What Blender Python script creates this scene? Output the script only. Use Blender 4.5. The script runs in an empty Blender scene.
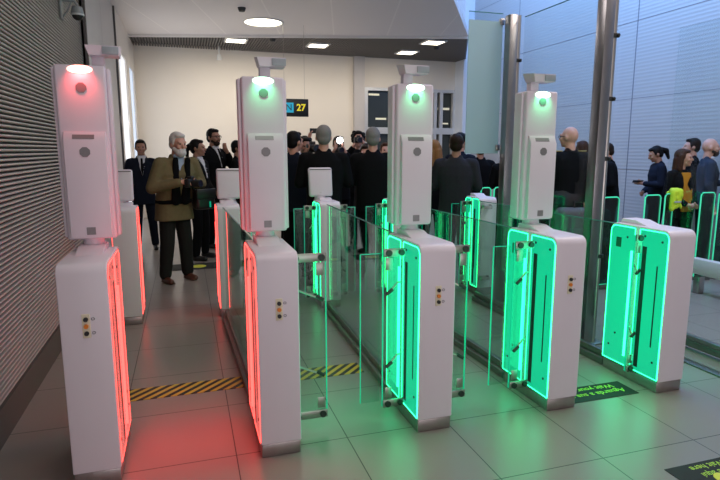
import bpy, bmesh, math, random
from mathutils import Vector, Matrix, Euler
random.seed(7)
S = bpy.context.scene
COL = S.collection
PI = math.pi
D_ = math.radians

# ------------------------------------------------------------------ materials
def nodes_of(name):
    m = bpy.data.materials.new(name); m.use_nodes = True
    nt = m.node_tree; b = nt.nodes['Principled BSDF']
    return m, nt, b
def mat(name, col, rough=.5, metal=0., noise=0., nscale=30., bump=0., spec=.5, emit=None, estr=0.):
    m, nt, b = nodes_of(name)
    b.inputs['Roughness'].default_value = rough
    b.inputs['Metallic'].default_value = metal
    b.inputs['Specular IOR Level'].default_value = spec
    c = (*col, 1)
    b.inputs['Base Color'].default_value = c
    if noise or bump:
        tc = nt.nodes.new('ShaderNodeTexCoord'); nz = nt.nodes.new('ShaderNodeTexNoise')
        nz.inputs['Scale'].default_value = nscale; nz.inputs['Detail'].default_value = 5
        nt.links.new(tc.outputs['Object'], nz.inputs['Vector'])
        if noise:
            mx = nt.nodes.new('ShaderNodeMix'); mx.data_type = 'RGBA'
            mx.inputs[6].default_value = (*[max(0, v*(1-noise)) for v in col], 1)
            mx.inputs[7].default_value = (*[min(1, v*(1+noise)) for v in col], 1)
            nt.links.new(nz.outputs['Fac'], mx.inputs[0]); nt.links.new(mx.outputs[2], b.inputs['Base Color'])
        if bump:
            bp = nt.nodes.new('ShaderNodeBump'); bp.inputs['Strength'].default_value = bump
            bp.inputs['Distance'].default_value = .01
            nt.links.new(nz.outputs['Fac'], bp.inputs['Height']); nt.links.new(bp.outputs['Normal'], b.inputs['Normal'])
    if emit:
        b.inputs['Emission Color'].default_value = (*emit, 1); b.inputs['Emission Strength'].default_value = estr
    return m
def glass(name, tint, refl=.9, base=.04, rough=0.0, milk=0., milkcol=(.6, .8, .75)):
    m = bpy.data.materials.new(name); m.use_nodes = True; nt = m.node_tree; nt.nodes.clear()
    out = nt.nodes.new('ShaderNodeOutputMaterial'); tr = nt.nodes.new('ShaderNodeBsdfTransparent')
    gl = nt.nodes.new('ShaderNodeBsdfGlossy'); mx = nt.nodes.new('ShaderNodeMixShader')
    lw = nt.nodes.new('ShaderNodeLayerWeight'); pw = nt.nodes.new('ShaderNodeMath'); pw.operation = 'POWER'; pw.inputs[1].default_value = 5.
    fr = nt.nodes.new('ShaderNodeMath'); fr.operation = 'MULTIPLY_ADD'; fr.inputs[1].default_value = .96-base; fr.inputs[2].default_value = base
    lw.inputs['Blend'].default_value = .5
    nt.links.new(lw.outputs['Facing'], pw.inputs[0]); nt.links.new(pw.outputs[0], fr.inputs[0])
    tr.inputs['Color'].default_value = (*tint, 1); gl.inputs['Color'].default_value = (refl, refl, refl, 1)
    gl.inputs['Roughness'].default_value = rough
    nt.links.new(fr.outputs[0], mx.inputs[0]); nt.links.new(tr.outputs[0], mx.inputs[1]); nt.links.new(gl.outputs[0], mx.inputs[2])
    last = mx
    if milk:
        df = nt.nodes.new('ShaderNodeBsdfDiffuse'); df.inputs['Color'].default_value = (*milkcol, 1)
        tl = nt.nodes.new('ShaderNodeBsdfTranslucent'); tl.inputs['Color'].default_value = (*milkcol, 1)
        a = nt.nodes.new('ShaderNodeAddShader'); m2 = nt.nodes.new('ShaderNodeMixShader')
        m3 = nt.nodes.new('ShaderNodeMixShader'); m3.inputs[0].default_value = .5
        nt.links.new(df.outputs[0], m3.inputs[1]); nt.links.new(tl.outputs[0], m3.inputs[2])
        m2.inputs[0].default_value = milk
        nt.links.new(mx.outputs[0], m2.inputs[1]); nt.links.new(m3.outputs[0], m2.inputs[2]); last = m2
    nt.links.new(last.outputs[0], out.inputs['Surface'])
    return m
def glow(name, col, strg):
    m, nt, b = nodes_of(name)
    b.inputs['Base Color'].default_value = (*[v*.5 for v in col], 1); b.inputs['Roughness'].default_value = .25
    b.inputs['Emission Color'].default_value = (*col, 1); b.inputs['Emission Strength'].default_value = strg
    return m

WHITE = mat('white_lacquer', (.74, .68, .735), .38, noise=.03, nscale=6)
WHITE2 = mat('white_plastic', (.70, .635, .70), .4, noise=.02, nscale=8)
LENSGREY = mat('grey_lens_cover', (.2, .19, .2), .3, noise=.2, nscale=300)
LEDGE = mat('pale_grey_ledge', (.6, .58, .6), .3, noise=.03)
STEEL = mat('brushed_steel', (.42, .4, .38), .33, 1., noise=.12, nscale=14)
STEELD = mat('brushed_plinth_steel', (.36, .32, .31), .38, .85, noise=.15, nscale=20)
POSTSTEEL = mat('post_steel', (.3, .29, .3), .28, 1., noise=.25, nscale=5)
BLACK = mat('black_rubber', (.012, .012, .013), .5, noise=.2)
DARKSLOT = mat('dark_slot', (.01, .02, .018), .4, noise=.2)
ORANGE = mat('orange_button', (.75, .22, .02), .35, noise=.1)
CREAMPLATE = mat('cream_button_plate', (.75, .68, .5), .45, noise=.05)
GREEN_P = glow('green_light_panel', (.006, .44, .235), 1.0)
GREEN_L = glow('green_led_line', (.03, 1.0, .30), 5.)
GREEN_T = glow('green_led_tube', (.03, 1.0, .30), 5.)
GREEN_D = glow('dim_green_edge', (.05, .75, .42), .75)
RED_P = glow('red_light_panel', (.70, .17, .15), .62)
RED_L = glow('red_led_line', (1.0, .06, .05), 4.5)
GREEN_S = glow('green_status_light', (.55, 1.0, .7), 5.)
RED_S = glow('red_status_light', (1.0, .32, .25), 6.)
GLASS = glass('clear_green_glass', (.80, .93, .88))
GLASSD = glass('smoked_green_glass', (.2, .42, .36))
GLASSC = glass('clear_glass', (.95, .98, .98), refl=.55)
FROST = glass('frosted_glass', (.62, .80, .78), milk=.75, rough=.2, milkcol=(.60, .74, .77))
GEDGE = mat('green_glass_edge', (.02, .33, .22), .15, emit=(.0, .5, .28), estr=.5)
GEDGE2 = mat('glass_edge', (.08, .25, .22), .15, noise=.1)

# ------------------------------------------------------------------ mesh helpers
class MB:
    def __init__(s): s.bm = bmesh.new(); s.mi = 0
    def _face(s, vs, smooth=False):
        try:
            f = s.bm.faces.new(vs); f.material_index = s.mi; f.smooth = smooth; return f
        except ValueError: return None
    def box(s, x0, x1, y0, y1, z0, z1, bev=0., seg=2, M=None):
        bm = s.bm if not bev else bmesh.new()
        P = [Vector((x, y, z)) for z in (z0, z1) for y in (y0, y1) for x in (x0, x1)]
        v = [bm.verts.new(p) for p in P]
        fs = [bm.faces.new([v[i] for i in q]) for q in ((0, 2, 3, 1), (4, 5, 7, 6), (0, 1, 5, 4), (2, 6, 7, 3), (0, 4, 6, 2), (1, 3, 7, 5))]
        if bev:
            bmesh.ops.bevel(bm, geom=list(bm.edges), offset=bev, segments=seg, affect='EDGES', profile=.5)
            s.merge(bm, M)
        else:
            for f in fs: f.material_index = s.mi
            if M:
                for q in v: q.co = M @ q.co
        return s
    def merge(s, bm, M=None, smooth=False):
        mp = {}
        for q in bm.verts: mp[q] = s.bm.verts.new(M @ q.co if M else q.co)
        for f in bm.faces: s._face([mp[q] for q in f.verts], smooth or f.smooth)
        bm.free()
    def rings(s, rs, cap=True, smooth=True, closed=True):
        R = [[s.bm.verts.new(p) for p in r] for r in rs]
        for a, b in zip(R, R[1:]):
            n = len(a)
            for i in range(n if closed else n-1):
                s._face([a[i], a[(i+1) % n], b[(i+1) % n], b[i]], smooth)
        if cap:
            s._face(list(reversed(R[0]))); s._face(R[-1])
        return s
    def cyl(s, c, r, h, axis='z', n=20, r2=None, smooth=True, off=0.):
        r2 = r if r2 is None else r2
        def P(a, q, rr):
            u, v = rr*math.cos(a), rr*math.sin(a)
            o = {'z': (u, v, q), 'y': (v, q, u), 'x': (q, u, v)}[axis]
            return Vector(c)+Vector(o)
        s.rings([[P(off+2*PI*i/n, q, rr) for i in range(n)] for q, rr in ((-h/2, r), (h/2, r2))], smooth=smooth)
        return s
    def tube(s, pts, r, n=8, closed=False):
        pts = [Vector(p) for p in pts]; rs = []
        m = len(pts)
        for i, p in enumerate(pts):
            if closed: t = pts[(i+1) % m]-pts[i-1]
            else: t = pts[min(i+1, m-1)]-pts[max(i-1, 0)]
            t.normalize()
            u = t.cross(Vector((1, 0, 0)))
            if u.length < .2: u = t.cross(Vector((0, 0, 1)))
            u.normalize(); v = t.cross(u)
            rr = r[i] if isinstance(r, (list, tuple)) else r
            rs.append([p+u*rr*math.cos(2*PI*k/n)+v*rr*math.sin(2*PI*k/n) for k in range(n)])
        if closed: rs.append(rs[0]); return s.rings(rs, cap=False)
        return s.rings(rs)
    def ell(s, c, r, M=None, n=14, m=9):
        rs = []
        for j in range(1, m):
            t = PI*j/m
            ring = []
            for i in range(n):
                a = 2*PI*i/n
                p = Vector((r[0]*math.sin(t)*math.cos(a), r[1]*math.sin(t)*math.sin(a), -r[2]*math.cos(t)))
                if M: p = M @ p
                ring.append(p+Vector(c))
            rs.append(ring)
        return s.rings(rs)
    def prof(s, pts, x0, x1, bev=0.):
        """polygon of (y,z) points extruded along x"""
        bm = bmesh.new()
        A = [bm.verts.new((x0, y, z)) for y, z in pts]; B = [bm.verts.new((x1, y, z)) for y, z in pts]
        n = len(pts)
        bm.faces.new(A); bm.faces.new(list(reversed(B)))
        for i in range(n): bm.faces.new([A[i], B[i], B[(i+1) % n], A[(i+1) % n]])
        bmesh.ops.recalc_face_normals(bm, faces=list(bm.faces))
        if bev:
            ed = [e for e in bm.edges if abs(e.verts[0].co.x-e.verts[1].co.x) < 1e-6]
            bmesh.ops.bevel(bm, geom=ed, offset=bev, segments=3, affect='EDGES', profile=.5)
        s.merge(bm); return s
    def build(s, name, m=None, parent=None, fix=True, autosmooth=True):
        if fix: bmesh.ops.recalc_face_normals(s.bm, faces=list(s.bm.faces))
        me = bpy.data.meshes.new(name); s.bm.to_mesh(me); s.bm.free()
        for q in (m if isinstance(m, (list, tuple)) else [m]):
            me.materials.append(q)
        if autosmooth:
            me.polygons.foreach_set('use_smooth', [True]*len(me.polygons))
            me.set_sharp_from_angle(angle=math.radians(38))
        o = bpy.data.objects.new(name, me); COL.objects.link(o)
        if parent: o.parent = parent
        return o
def rrect(y0, y1, z0, z1, r, n=6):
    """corner radii r = (bl, br, tr, tl) as (y,z) list, counter-clockwise"""
    out = []
    for (cy, cz, rr, a0) in ((y0, z0, r[0], PI), (y1, z0, r[1], 1.5*PI), (y1, z1, r[2], 0), (y0, z1, r[3], .5*PI)):
        if rr <= 0: out.append((cy, cz)); continue
        ccy = cy+rr if cy == y0 else cy-rr; ccz = cz+rr if cz == z0 else cz-rr
        for i in range(n+1):
            a = a0+.5*PI*i/n; out.append((ccy+rr*math.cos(a), ccz+rr*math.sin(a)))
    return out
def tag(o, label, cat, group=None):
    o['label'] = label; o['category'] = cat
    if group: o['group'] = group
    return o
def empty(name, loc, label, cat, group=None, rz=0.):
    o = bpy.data.objects.new(name, None); COL.objects.link(o)
    o.location = loc; o.rotation_euler = (0, 0, rz); o.empty_display_size = .1
    return tag(o, label, cat, group)
def struct(o): o['kind'] = 'structure'; return o
def box_obj(name, m, parent, *a, **k): return MB().box(*a, **k).build(name, m, parent)
def text_obj(body, size, m, parent, M, name='lettering', depth=.002, bold=0.):
    cu = bpy.data.curves.new(name, 'FONT'); cu.body = body; cu.size = size; cu.extrude = depth
    cu.align_x = 'CENTER'; cu.align_y = 'CENTER'; cu.offset = bold
    t = bpy.data.objects.new('tmp_text', cu); COL.objects.link(t)
    dg = bpy.context.evaluated_depsgraph_get()
    me = bpy.data.meshes.new_from_object(t.evaluated_get(dg)); bpy.data.objects.remove(t)
    me.transform(M); me.materials.clear(); me.materials.append(m); me.name = name
    o = bpy.data.objects.new(name, me); COL.objects.link(o)
    if parent: o.parent = parent
    return o

# ------------------------------------------------------------------ camera (eye level 1.62 m, tilted slightly down, turned right of the lanes)
rows = ((.954, .048, -.297), (-.301, .154, -.941), (0., .987, .161))
f_px = 551.
def nrm(v): return Vector(v).normalized()
vy = nrm(((184-360)/f_px, (240-150)/f_px, -1)); vx = nrm(((2130-360)/f_px, (240-150)/f_px, -1))
vx = (vx-vy*vx.dot(vy)).normalized(); vz = vx.cross(vy)
cam = bpy.data.cameras.new('camera'); co = bpy.data.objects.new('camera', cam); COL.objects.link(co)
cam.sensor_width = 36.; cam.lens = f_px/720*36; cam.clip_end = 200
Rm = Matrix((vx, vy, vz)).to_4x4()
co.matrix_world = Matrix.Translation((0, 0, 1.62)) @ Rm
S.camera = co

# ------------------------------------------------------------------ setting
XR, YB, ZC = 7.5, 14.2, 4.0
# floor: large square porcelain tiles
m, nt, b = nodes_of('grey_floor_tiles')
tc = nt.nodes.new('ShaderNodeTexCoord'); sep = nt.nodes.new('ShaderNodeSeparateXYZ'); nt.links.new(tc.outputs['Object'], sep.inputs[0])
def mth(op, a, bb=None):
    n = nt.nodes.new('ShaderNodeMath'); n.operation = op
    for i, q in enumerate((a, bb)):
        if q is None: continue
        if isinstance(q, (int, float)): n.inputs[i].default_value = q
        else: nt.links.new(q, n.inputs[i])
    return n.outputs[0]
ux = mth('DIVIDE', mth('SUBTRACT', sep.outputs[0], .81-.62*40), .62); uy = mth('DIVIDE', mth('SUBTRACT', sep.outputs[1], 2.195-.615*40), .615)
ex = mth('ABSOLUTE', mth('SUBTRACT', mth('FRACT', ux), .5)); ey = mth('ABSOLUTE', mth('SUBTRACT', mth('FRACT', uy), .5))
gr = mth('GREATER_THAN', mth('MAXIMUM', ex, ey), .4955)
cmb = nt.nodes.new('ShaderNodeCombineXYZ'); nt.links.new(mth('FLOOR', ux), cmb.inputs[0]); nt.links.new(mth('FLOOR', uy), cmb.inputs[1])
wn = nt.nodes.new('ShaderNodeTexWhiteNoise'); nt.links.new(cmb.outputs[0], wn.inputs['Vector'])
nz = nt.nodes.new('ShaderNodeTexNoise'); nz.inputs['Scale'].default_value = 1.3; nz.inputs['Detail'].default_value = 3; nt.links.new(tc.outputs['Object'], nz.inputs['Vector'])
val = mth('ADD', mth('MULTIPLY', wn.outputs['Value'], .16), mth('MULTIPLY', nz.outputs['Fac'], .5))
cr = nt.nodes.new('ShaderNodeMix'); cr.data_type = 'RGBA'; cr.inputs[6].default_value = (.235, .205, .185, 1); cr.inputs[7].default_value = (.30, .265, .24, 1); nt.links.new(val, cr.inputs[0])
c2 = nt.nodes.new('ShaderNodeMix'); c2.data_type = 'RGBA'; c2.inputs[7].default_value = (.03, .028, .026, 1); nt.links.new(cr.outputs[2], c2.inputs[6]); nt.links.new(gr, c2.inputs[0])
nt.links.new(c2.outputs[2], b.inputs['Base Color'])
nt.links.new(mth('ADD', mth('MULTIPLY', nz.outputs['Fac'], .08), .27), b.inputs['Roughness'])
FLOOR = m
struct(MB().box(-1.3, 9.5, -6, 15, -.12, 0).build('floor', FLOOR))

# left wall: corrugated metal, then smooth panels
CORR = mat('corrugated_metal', (.44, .41, .39), .42, .3, noise=.1, nscale=3)
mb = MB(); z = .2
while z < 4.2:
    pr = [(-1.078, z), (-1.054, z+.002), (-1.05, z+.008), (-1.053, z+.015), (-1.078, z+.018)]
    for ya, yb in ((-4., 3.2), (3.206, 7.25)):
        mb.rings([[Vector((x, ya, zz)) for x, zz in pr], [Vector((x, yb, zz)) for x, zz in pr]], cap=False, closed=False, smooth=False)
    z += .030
mb.mi = 1; mb.box(-1.082, -1.076, -4, 7.25, .19, 4.2)  # dark sheet paints the shade in the grooves between the ribs
struct(mb.build('wall_left', [CORR, mat('groove_shade', (.03, .028, .026), .7)], fix=False, autosmooth=False))
PANEL = mat('pale_wall_panel', (.66, .63, .61), .5, noise=.04, nscale=2)
PANELW = mat('white_wall_panel', (.78, .74, .69), .55, noise=.03, nscale=2)
mb = MB(); mb.box(-1.3, -1.08, -4, 7.25, 0, 4.2); mb.box(-1.3, -1.03, 7.25, 8.9, 0, 4.2); mb.box(-1.3, -1.03, 8.91, 10.55, 0, 4.2)
struct(mb.build('wall_left_panels', PANEL))
struct(box_obj('baseboard_left', mat('dark_baseboard', (.075, .068, .062), .45, noise=.1), None, -1.08, -1.035, -4, 7.25, 0, .2))
struct(box_obj('trim_1', mat('dark_joint_strip', (.1, .09, .09), .5), None, -1.06, -1.0, 7.25, 7.3, 0, 4.1))
struct(box_obj('trim_2', bpy.data.materials['dark_joint_strip'], None, -1.06, -1.0, 10.5, 10.55, 0, 4.1))
mb = MB()
for ya, yb, za, zb in ((10.55, 14.4, 3.35, 4.2), (10.55, 10.75, 0, 3.35), (12.1, 12.75, 0, 3.35), (13.75, 14.4, 0, 3.35)):
    mb.box(-1.3, -1.0, ya, yb, za, zb)
struct(mb.build('wall_left_pillars', PANELW))
DAY = mat('bright_frosted_daylight_window', (.8, .85, .9), .4, emit=(.93, .95, 1.), estr=.75)
DAYB = mat('bluish_daylight_window', (.7, .8, .95), .4, emit=(.55, .72, 1.), estr=.6)
for i, (ya, yb, mm) in enumerate(((10.75, 12.1, DAY), (12.75, 13.75, DAYB))):
    w = box_obj('window_%d' % (i+1), mm, None, -1.06, -1.03, ya, yb, 0, 3.35); struct(w)
# back wall
BACK = mat('cream_back_wall', (.76, .70, .62), .6, noise=.035, nscale=1.5, bump=.03)
wx0, wx1, wz1 = 4.6, 7.25, 3.25
mb = MB(); mb.box(-1.3, wx0, YB, YB+.25, 0, ZC+.3); mb.box(wx0, 9.0, YB, YB+.25, wz1, 7.5); mb.box(wx1, 9.0, YB, YB+.25, 0, wz1)
mb.box(-.62, -.5, YB-.012, YB, 0, ZC)
struct(mb.build('wall_back', BACK))
struct(box_obj('trim_3', mat('grey_pilaster', (.5, .47, .46), .5, noise=.05), None, 4.28, 4.56, YB-.14, YB, 0, ZC))
struct(box_obj('trim_4', mat('pale_corner_strip', (.72, .76, .82), .5, noise=.03), None, 7.22, 7.5, YB-.5, YB, 0, 7.2))
DKGL = mat('dark_window_glass', (.035, .042, .038), .08, noise=.6, nscale=1.2)
FRAME = mat('silver_window_frame', (.6, .6, .6), .4, .3, noise=.04)
w = struct(box_obj('window_3', DKGL, None, wx0, wx1, YB+.12, YB+.14, 0, wz1))
mb = MB()
for xx in (wx0, 5.52, 6.6, 6.78, wx1-.08): mb.box(xx, xx+.09, YB-.02, YB+.1, 0, wz1)
mb.box(wx0, wx1, YB-.021, YB+.1, 2.05, 2.22); mb.box(wx0, wx1, YB-.021, YB+.1, wz1-.08, wz1)
mb.build('window_frame', FRAME, w)
REFL = mat('window_reflection_glow', (.5, .5, .4), .5, emit=(1., .9, .65), estr=.45)
mb = MB()
for (xx, zz, ww, hh) in ((6.05, 3.08, .5, .05), (6.95, 2.75, .35, .06), (5.1, 2.45, .3, .05), (6.3, 2.4, .12, .12), (4.9, 3.08, .3, .05), (7.0, 2.35, .2, .04)):
    mb.box(xx-ww/2, xx+ww/2, YB+.105, YB+.119, zz-hh/2, zz+hh/2)
mb.build('lamp_reflections', REFL, w)  # glowing bars paint lamp reflections onto the dark window glass
# right wall: very tall, horizontal fine ribs, vertical joints
RWALL = mat('pale_ribbed_cladding', (.42, .425, .43), .45, .1, noise=.03, nscale=1)
mb = MB(); prof = []; z = 0.
while z < 7.4:
    prof += [(XR, z), (XR-.0005, z+.022), (XR-.003, z+.036), (XR-.001, z+.05)]; z += .06
joints = [-4, .8, 4.4, 8.0, 11.6, 14.2]
for ya, yb in zip(joints, joints[1:]):
    mb.rings([[Vector((x, ya+.012, zz)) for x, zz in prof], [Vector((x, yb-.012, zz)) for x, zz in prof]], cap=False, closed=False, smooth=False)
struct(mb.build('wall_right', RWALL, fix=False))
struct(box_obj('trim_5', mat('wall_joint_backing', (.17, .18, .21), .6), None, XR+.002, XR+.2, -4, 14.4, 0, 7.4))
mb = MB()
for zz in (1.28, 2.5, 3.8, 5.2): mb.box(XR-.0045, XR, -4, 14.2, zz, zz+.008)
struct(mb.build('trim_6', bpy.data.materials['wall_joint_backing']))
# ceiling: white panels up to a slanting edge, dark baffles beyond, open roof to the right
m, nt, b = nodes_of('ceiling_panels')
tc = nt.nodes.new('ShaderNodeTexCoord'); mp = nt.nodes.new('ShaderNodeMapping'); mp.inputs['Rotation'].default_value = (0, 0, math.radians(15.8))
nt.links.new(tc.outputs['Object'], mp.inputs[0]); sep = nt.nodes.new('ShaderNodeSeparateXYZ'); nt.links.new(mp.outputs[0], sep.inputs[0])
ux = mth('ABSOLUTE', mth('SUBTRACT', mth('FRACT', mth('DIVIDE', mth('ADD', sep.outputs[0], 20.35), 1.12)), .5))
ln = mth('GREATER_THAN', ux, .488)
cr = nt.nodes.new('ShaderNodeMix'); cr.data_type = 'RGBA'; cr.inputs[6].default_value = (.82, .78, .77, 1); cr.inputs[7].default_value = (.9, .86, .84, 1)
nt.links.new(ln, cr.inputs[0]); nt.links.new(cr.outputs[2], b.inputs['Base Color']); b.inputs['Roughness'].default_value = .5
CEIL = m
def slab(name, mm, pts, z0, z1):
    mb = MB(); mb.rings([[Vector((x, y, z0)) for x, y in pts], [Vector((x, y, z1)) for x, y in pts]], smooth=False)
    return struct(mb.build(name, mm))
E0, E1 = (-1.3, 12.97), (5.85, 10.95)
slab('ceiling', CEIL, [(-1.3, -6), (.2, -6), (1.6, 4.35), E1, E0], ZC, ZC+.12)
slab('trim_7', mat('white_ceiling_edge', (.8, .78, .76), .5, noise=.02), [E0, E1, (5.87, 11.01), (-1.3, 13.03)], ZC-.05, ZC+.15)
slab('ceiling_backing', mat('dark_plenum', (.05, .05, .05), .8), [(-1.3, 13.03), (5.87, 11.01), (7.55, 14.3), (-1.3, 14.3)], ZC+.06, ZC+.16)
mb = MB(); nd = Vector((.963, -.272))
for k in range(148):
    xx = -1.25+k*.06
    ya = 12.97-.2825*(xx+1.3)+.06
    if xx > 5.85: ya = 10.98+(xx-5.85)*1.95
    if ya < YB-.05: mb.box(xx, xx+.03, ya, YB, ZC, ZC+.05)
struct(mb.build('ceiling_baffles', mat('dark_grey_baffle', (.14, .13, .125), .55, noise=.1)))

# ceiling lamps
LAMP = mat('lit_lamp_diffuser', (.9, .85, .75), .5, emit=(1., .9, .68), estr=7.)
LAMPRIM = mat('lamp_rim', (.85, .85, .83), .4, noise=.02)
t = empty('ceiling_light', (1.54, 10.95, ZC), 'round glowing downlight recessed in the pale panel ceiling, the only round lamp', 'ceiling light')
MB().tube([(.36*math.cos(a), .36*math.sin(a), -.002) for a in [2*PI*i/40 for i in range(40)]], .02, 8, closed=True).build('rim', LAMPRIM, t); MB().cyl((0, 0, .0), .345, .012, n=36).build('diffuser', LAMP, t)
for (xx, yy, lb) in ((1.2, 12.86, 'square lit lamp in the dark baffle ceiling, leftmost of the four'),
                     (3.05, 12.89, 'square lit lamp in the dark baffle ceiling, second from the left of the four'),
                     (5.35, 13.13, 'square lamp in the dark baffle ceiling, lower one of the right hand pair'),
                     (5.42, 11.77, 'square lamp in the dark baffle ceiling, upper one of the right hand pair')):
    t = empty('ceiling_light', (xx, yy, ZC-.012), lb, 'ceiling light', 'square lamps in the baffle ceiling')
    mb = MB()
    for q in ((-.24, .24, -.24, -.2), (-.24, .24, .2, .24), (-.24, -.2, -.2, .2), (.2, .24, -.2, .2)): mb.box(*q, -.012, .02)
    mb.build('frame', LAMPRIM, t); box_obj('diffuser', LAMP, t, -.2, .2, -.2, .2, -.006, .012)
SPK = mat('small_black_detector', (.04, .04, .04), .5, noise=.1)
for xx, yy, lb in ((1.05, 10.0, 'small dark detector on the ceiling panels above the round downlight'), (1.95, 12.5, 'small detector under the dark baffle ceiling near the round downlight'), (5.75, 12.3, 'small detector under the baffle ceiling right of the square lamps')):
    tag(MB().cyl((xx, yy, ZC-.03), .05, .06, r2=.07).build('smoke_detector', SPK), lb, 'smoke detector', 'ceiling detectors')
t = empty('ceiling_speaker', (.9, 13.9, 3.99), 'small white fixture hanging from the baffle ceiling near the back wall', 'speaker')
MB().cyl((0, 0, -.045), .015, .24).build('stem', LAMPRIM, t); MB().cyl((0, 0, -.21), .06, .12, r2=.04).build('body', LAMPRIM, t)

# dome camera on the left wall
CAMG = mat('grey_camera_housing', (.23, .25, .26), .4, noise=.05)
t = empty('security_camera', (-1.05, 6.09, 2.91), 'grey dome security camera on a wall bracket, top left above the red lane', 'security camera'); t.scale = (.6, .6, .6)
mb = MB(); mb.box(0, .03, -.09, .09, -.12, .25, .01); mb.tube([(.02, 0, .18), (.2, 0, .18), (.24, 0, .12), (.24, 0, .06)], .022, 10); mb.tube([(.02, .0, -.08), (.1, 0, .02), (.16, 0, .16)], .014)
mb.build('bracket', CAMG, t)
MB().cyl((.24, 0, .03), .1, .12, r2=.075, n=24).build('housing', CAMG, t)
MB().ell((.24, 0, -.03), (.085, .085, .085)).build('dome', BLACK, t)
MB().cyl((.24, 0, -.03), .1, .025, n=24).build('collar', mat('pale_collar', (.5, .52, .53), .4), t)

# hanging gate sign
SIGNB = mat('black_sign_face', (.012, .012, .014), .35, noise=.1)
t = empty('hanging_sign', (2.12, 11.0, 2.44), 'black hanging sign reading N 27 in front of the cream back wall', 'sign')
box_obj('panel', SIGNB, t, -.27, .27, -.03, .03, -.17, .17, .008)
box_obj('symbol_tile', mat('cyan_sign_tile', (.02, .42, .62), .4, emit=(.02, .42, .62), estr=.5), t, -.22, -.03, -.04, -.03, -.095, .095)
RX = Matrix.Rotation(PI/2, 4, 'X')
text_obj('N', .17, SIGNB, t, Matrix.Translation((-.125, -.043, 0)) @ RX)
text_obj('27', .18, mat('yellow_sign_digits', (.9, .72, .03), .4, emit=(.9, .72, .03), estr=.6), t, Matrix.Translation((.12, -.034, 0)) @ RX, bold=.004)
for xx in (-.2, .2): MB().cyl((xx, 0, .865), .003, 1.39).build('hanger_rod', STEEL, t)

# ------------------------------------------------------------------ passport gates
PANEL_W = 4.2
CW, CY0, CY1, CH, SPL0, SPL1 = .218, 2.73, 3.25, 1.105, 2.985, 3.02
X0 = [-.585, .313, 1.209, 2.088, 2.949]
def gate_cabinet(root, w, L, H, left, right, front='near', buttons=True, simple=False, leafL=None, leafR=None, slot=.49):
    """cabinet from x 0..w, y 0..L, z 0..H ; left/right = colour of that side's light panels"""
    MB().box(.004, w-.004, .008, L-.008, 0, .075, .006).build('plinth', STEELD, root)
    MB().prof(rrect(0, L, .078, H, (.004, .004, .05, .05)), .001, w-.001, .006).build('housing', WHITE, root)
    s0, s1 = L*slot-.004, L*slot+.03
    for side, colr in ((0, left), (1, right)):
        xa, xb = (-.0015, .004) if side == 0 else (w-.004, w-.0004)
        xo = -.001 if side == 0 else w-.0015
        sg = -1 if side == 0 else 1
        inset = .0125 if side == 0 else .04
        if colr is None: continue
        P, Ln = (GREEN_P, GREEN_L) if colr == 'green' else (RED_P, RED_L)
        for ya, yb, rr in ((.005, s0, (.006, .006, .012, .045)), (s1, L-.005, (.006, .006, .045, .012))):
            MB().prof(rrect(ya, yb, .082, H-.01, rr), xa, xb).build('light_panel', P, root)
            pts = [(xo, y, z) for y, z in rrect(ya+(inset-.01 if ya < .02 else .005), yb-(inset-.01 if yb > L-.02 else .005), .09, H-.018, tuple(max(q-.004, .004) for q in rr))]
            MB().tube(pts, .0036, 6, closed=True).build('led_strip', Ln, root)
        # slot between the two halves with a lit tube and a dark channel
        box_obj('door_channel', DARKSLOT, root, xo-.002, xo+.002, s0-.072, s0-.036, .12, H-.13)
        xm = xo+sg*.004
        MB().tube([(xm, s1+.02, .16), (xm, s1+.02, H-.18)], .008, 8).build('light_tube', GREEN_T if colr == 'green' else Ln, root)
        box_obj('slit', DARKSLOT, root, xo-.0018, xo+.0018, .075, .086, .3, .86)
        if not simple:
            wl = bpy.data.lights.new('panel_lamp', 'AREA'); wl.shape = 'RECTANGLE'; wl.size = .9; wl.size_y = L*.9; wl.energy = PANEL_W*(1.5 if colr == 'red' else 1.)
            wl.color = (.03, 1, .42) if colr == 'green' else (1, .03, .04)
            wo = bpy.data.objects.new('panel_lamp', wl); COL.objects.link(wo); wo.parent = root; wo.location = (xo+sg*.0015, L/2, .6); wo.rotation_euler = (0, sg*-PI/2, 0)
            for (yy, zz) in ((.055, H-.08), (.055, .2), (.2, H-.06), (.2, .2), (L-.06, .2), (s1+.07, H-.09), (s1+.12, .3)):
                MB().cyl((xo, yy, zz), .008, .008, 'x', 10).build('screw', BLACK, root)
            box_obj('vent_patch', mat_dark_green, root, xo-.001, xo+.001, L-.11, L-.06, H-.17, H-.1)
    # raised fairing on the lid
    MB().prof([(L*.42, H-.004), (L*.93, H-.004), (L*.9, H+.03), (L*.66, H+.03)], w*.2, w*.8, .006).build('lid_fairing', WHITE, root)
    if buttons:
        box_obj('button_plate', CREAMPLATE, root, w*.5-.014, w*.5+.022, -.003, .004, .755, .87, .002, 1)
        for zz, mm in ((.845, BLACK), (.812, ORANGE), (.778, BLACK)):
            p = MB().cyl((w*.5+.004, -.006, zz), .0105, .012, 'y', 16).build('button', mm, root)
        mb = MB()
        for zz in (.845, .778):
            mb.tube([(w*.5+.034+.007*math.cos(a), -.001, zz+.006*math.sin(a)) for a in [2*PI*i/12 for i in range(12)]], .0012, 5, closed=True)
        mb.build('button_symbols', BLACK, root)
mat_dark_green = mat('dark_green_grille', (.0, .12, .07), .5, noise=.3, nscale=200)
BRK = mat('grey_hinge_bracket', (.33, .31, .29), .35, .8, noise=.1)
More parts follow.
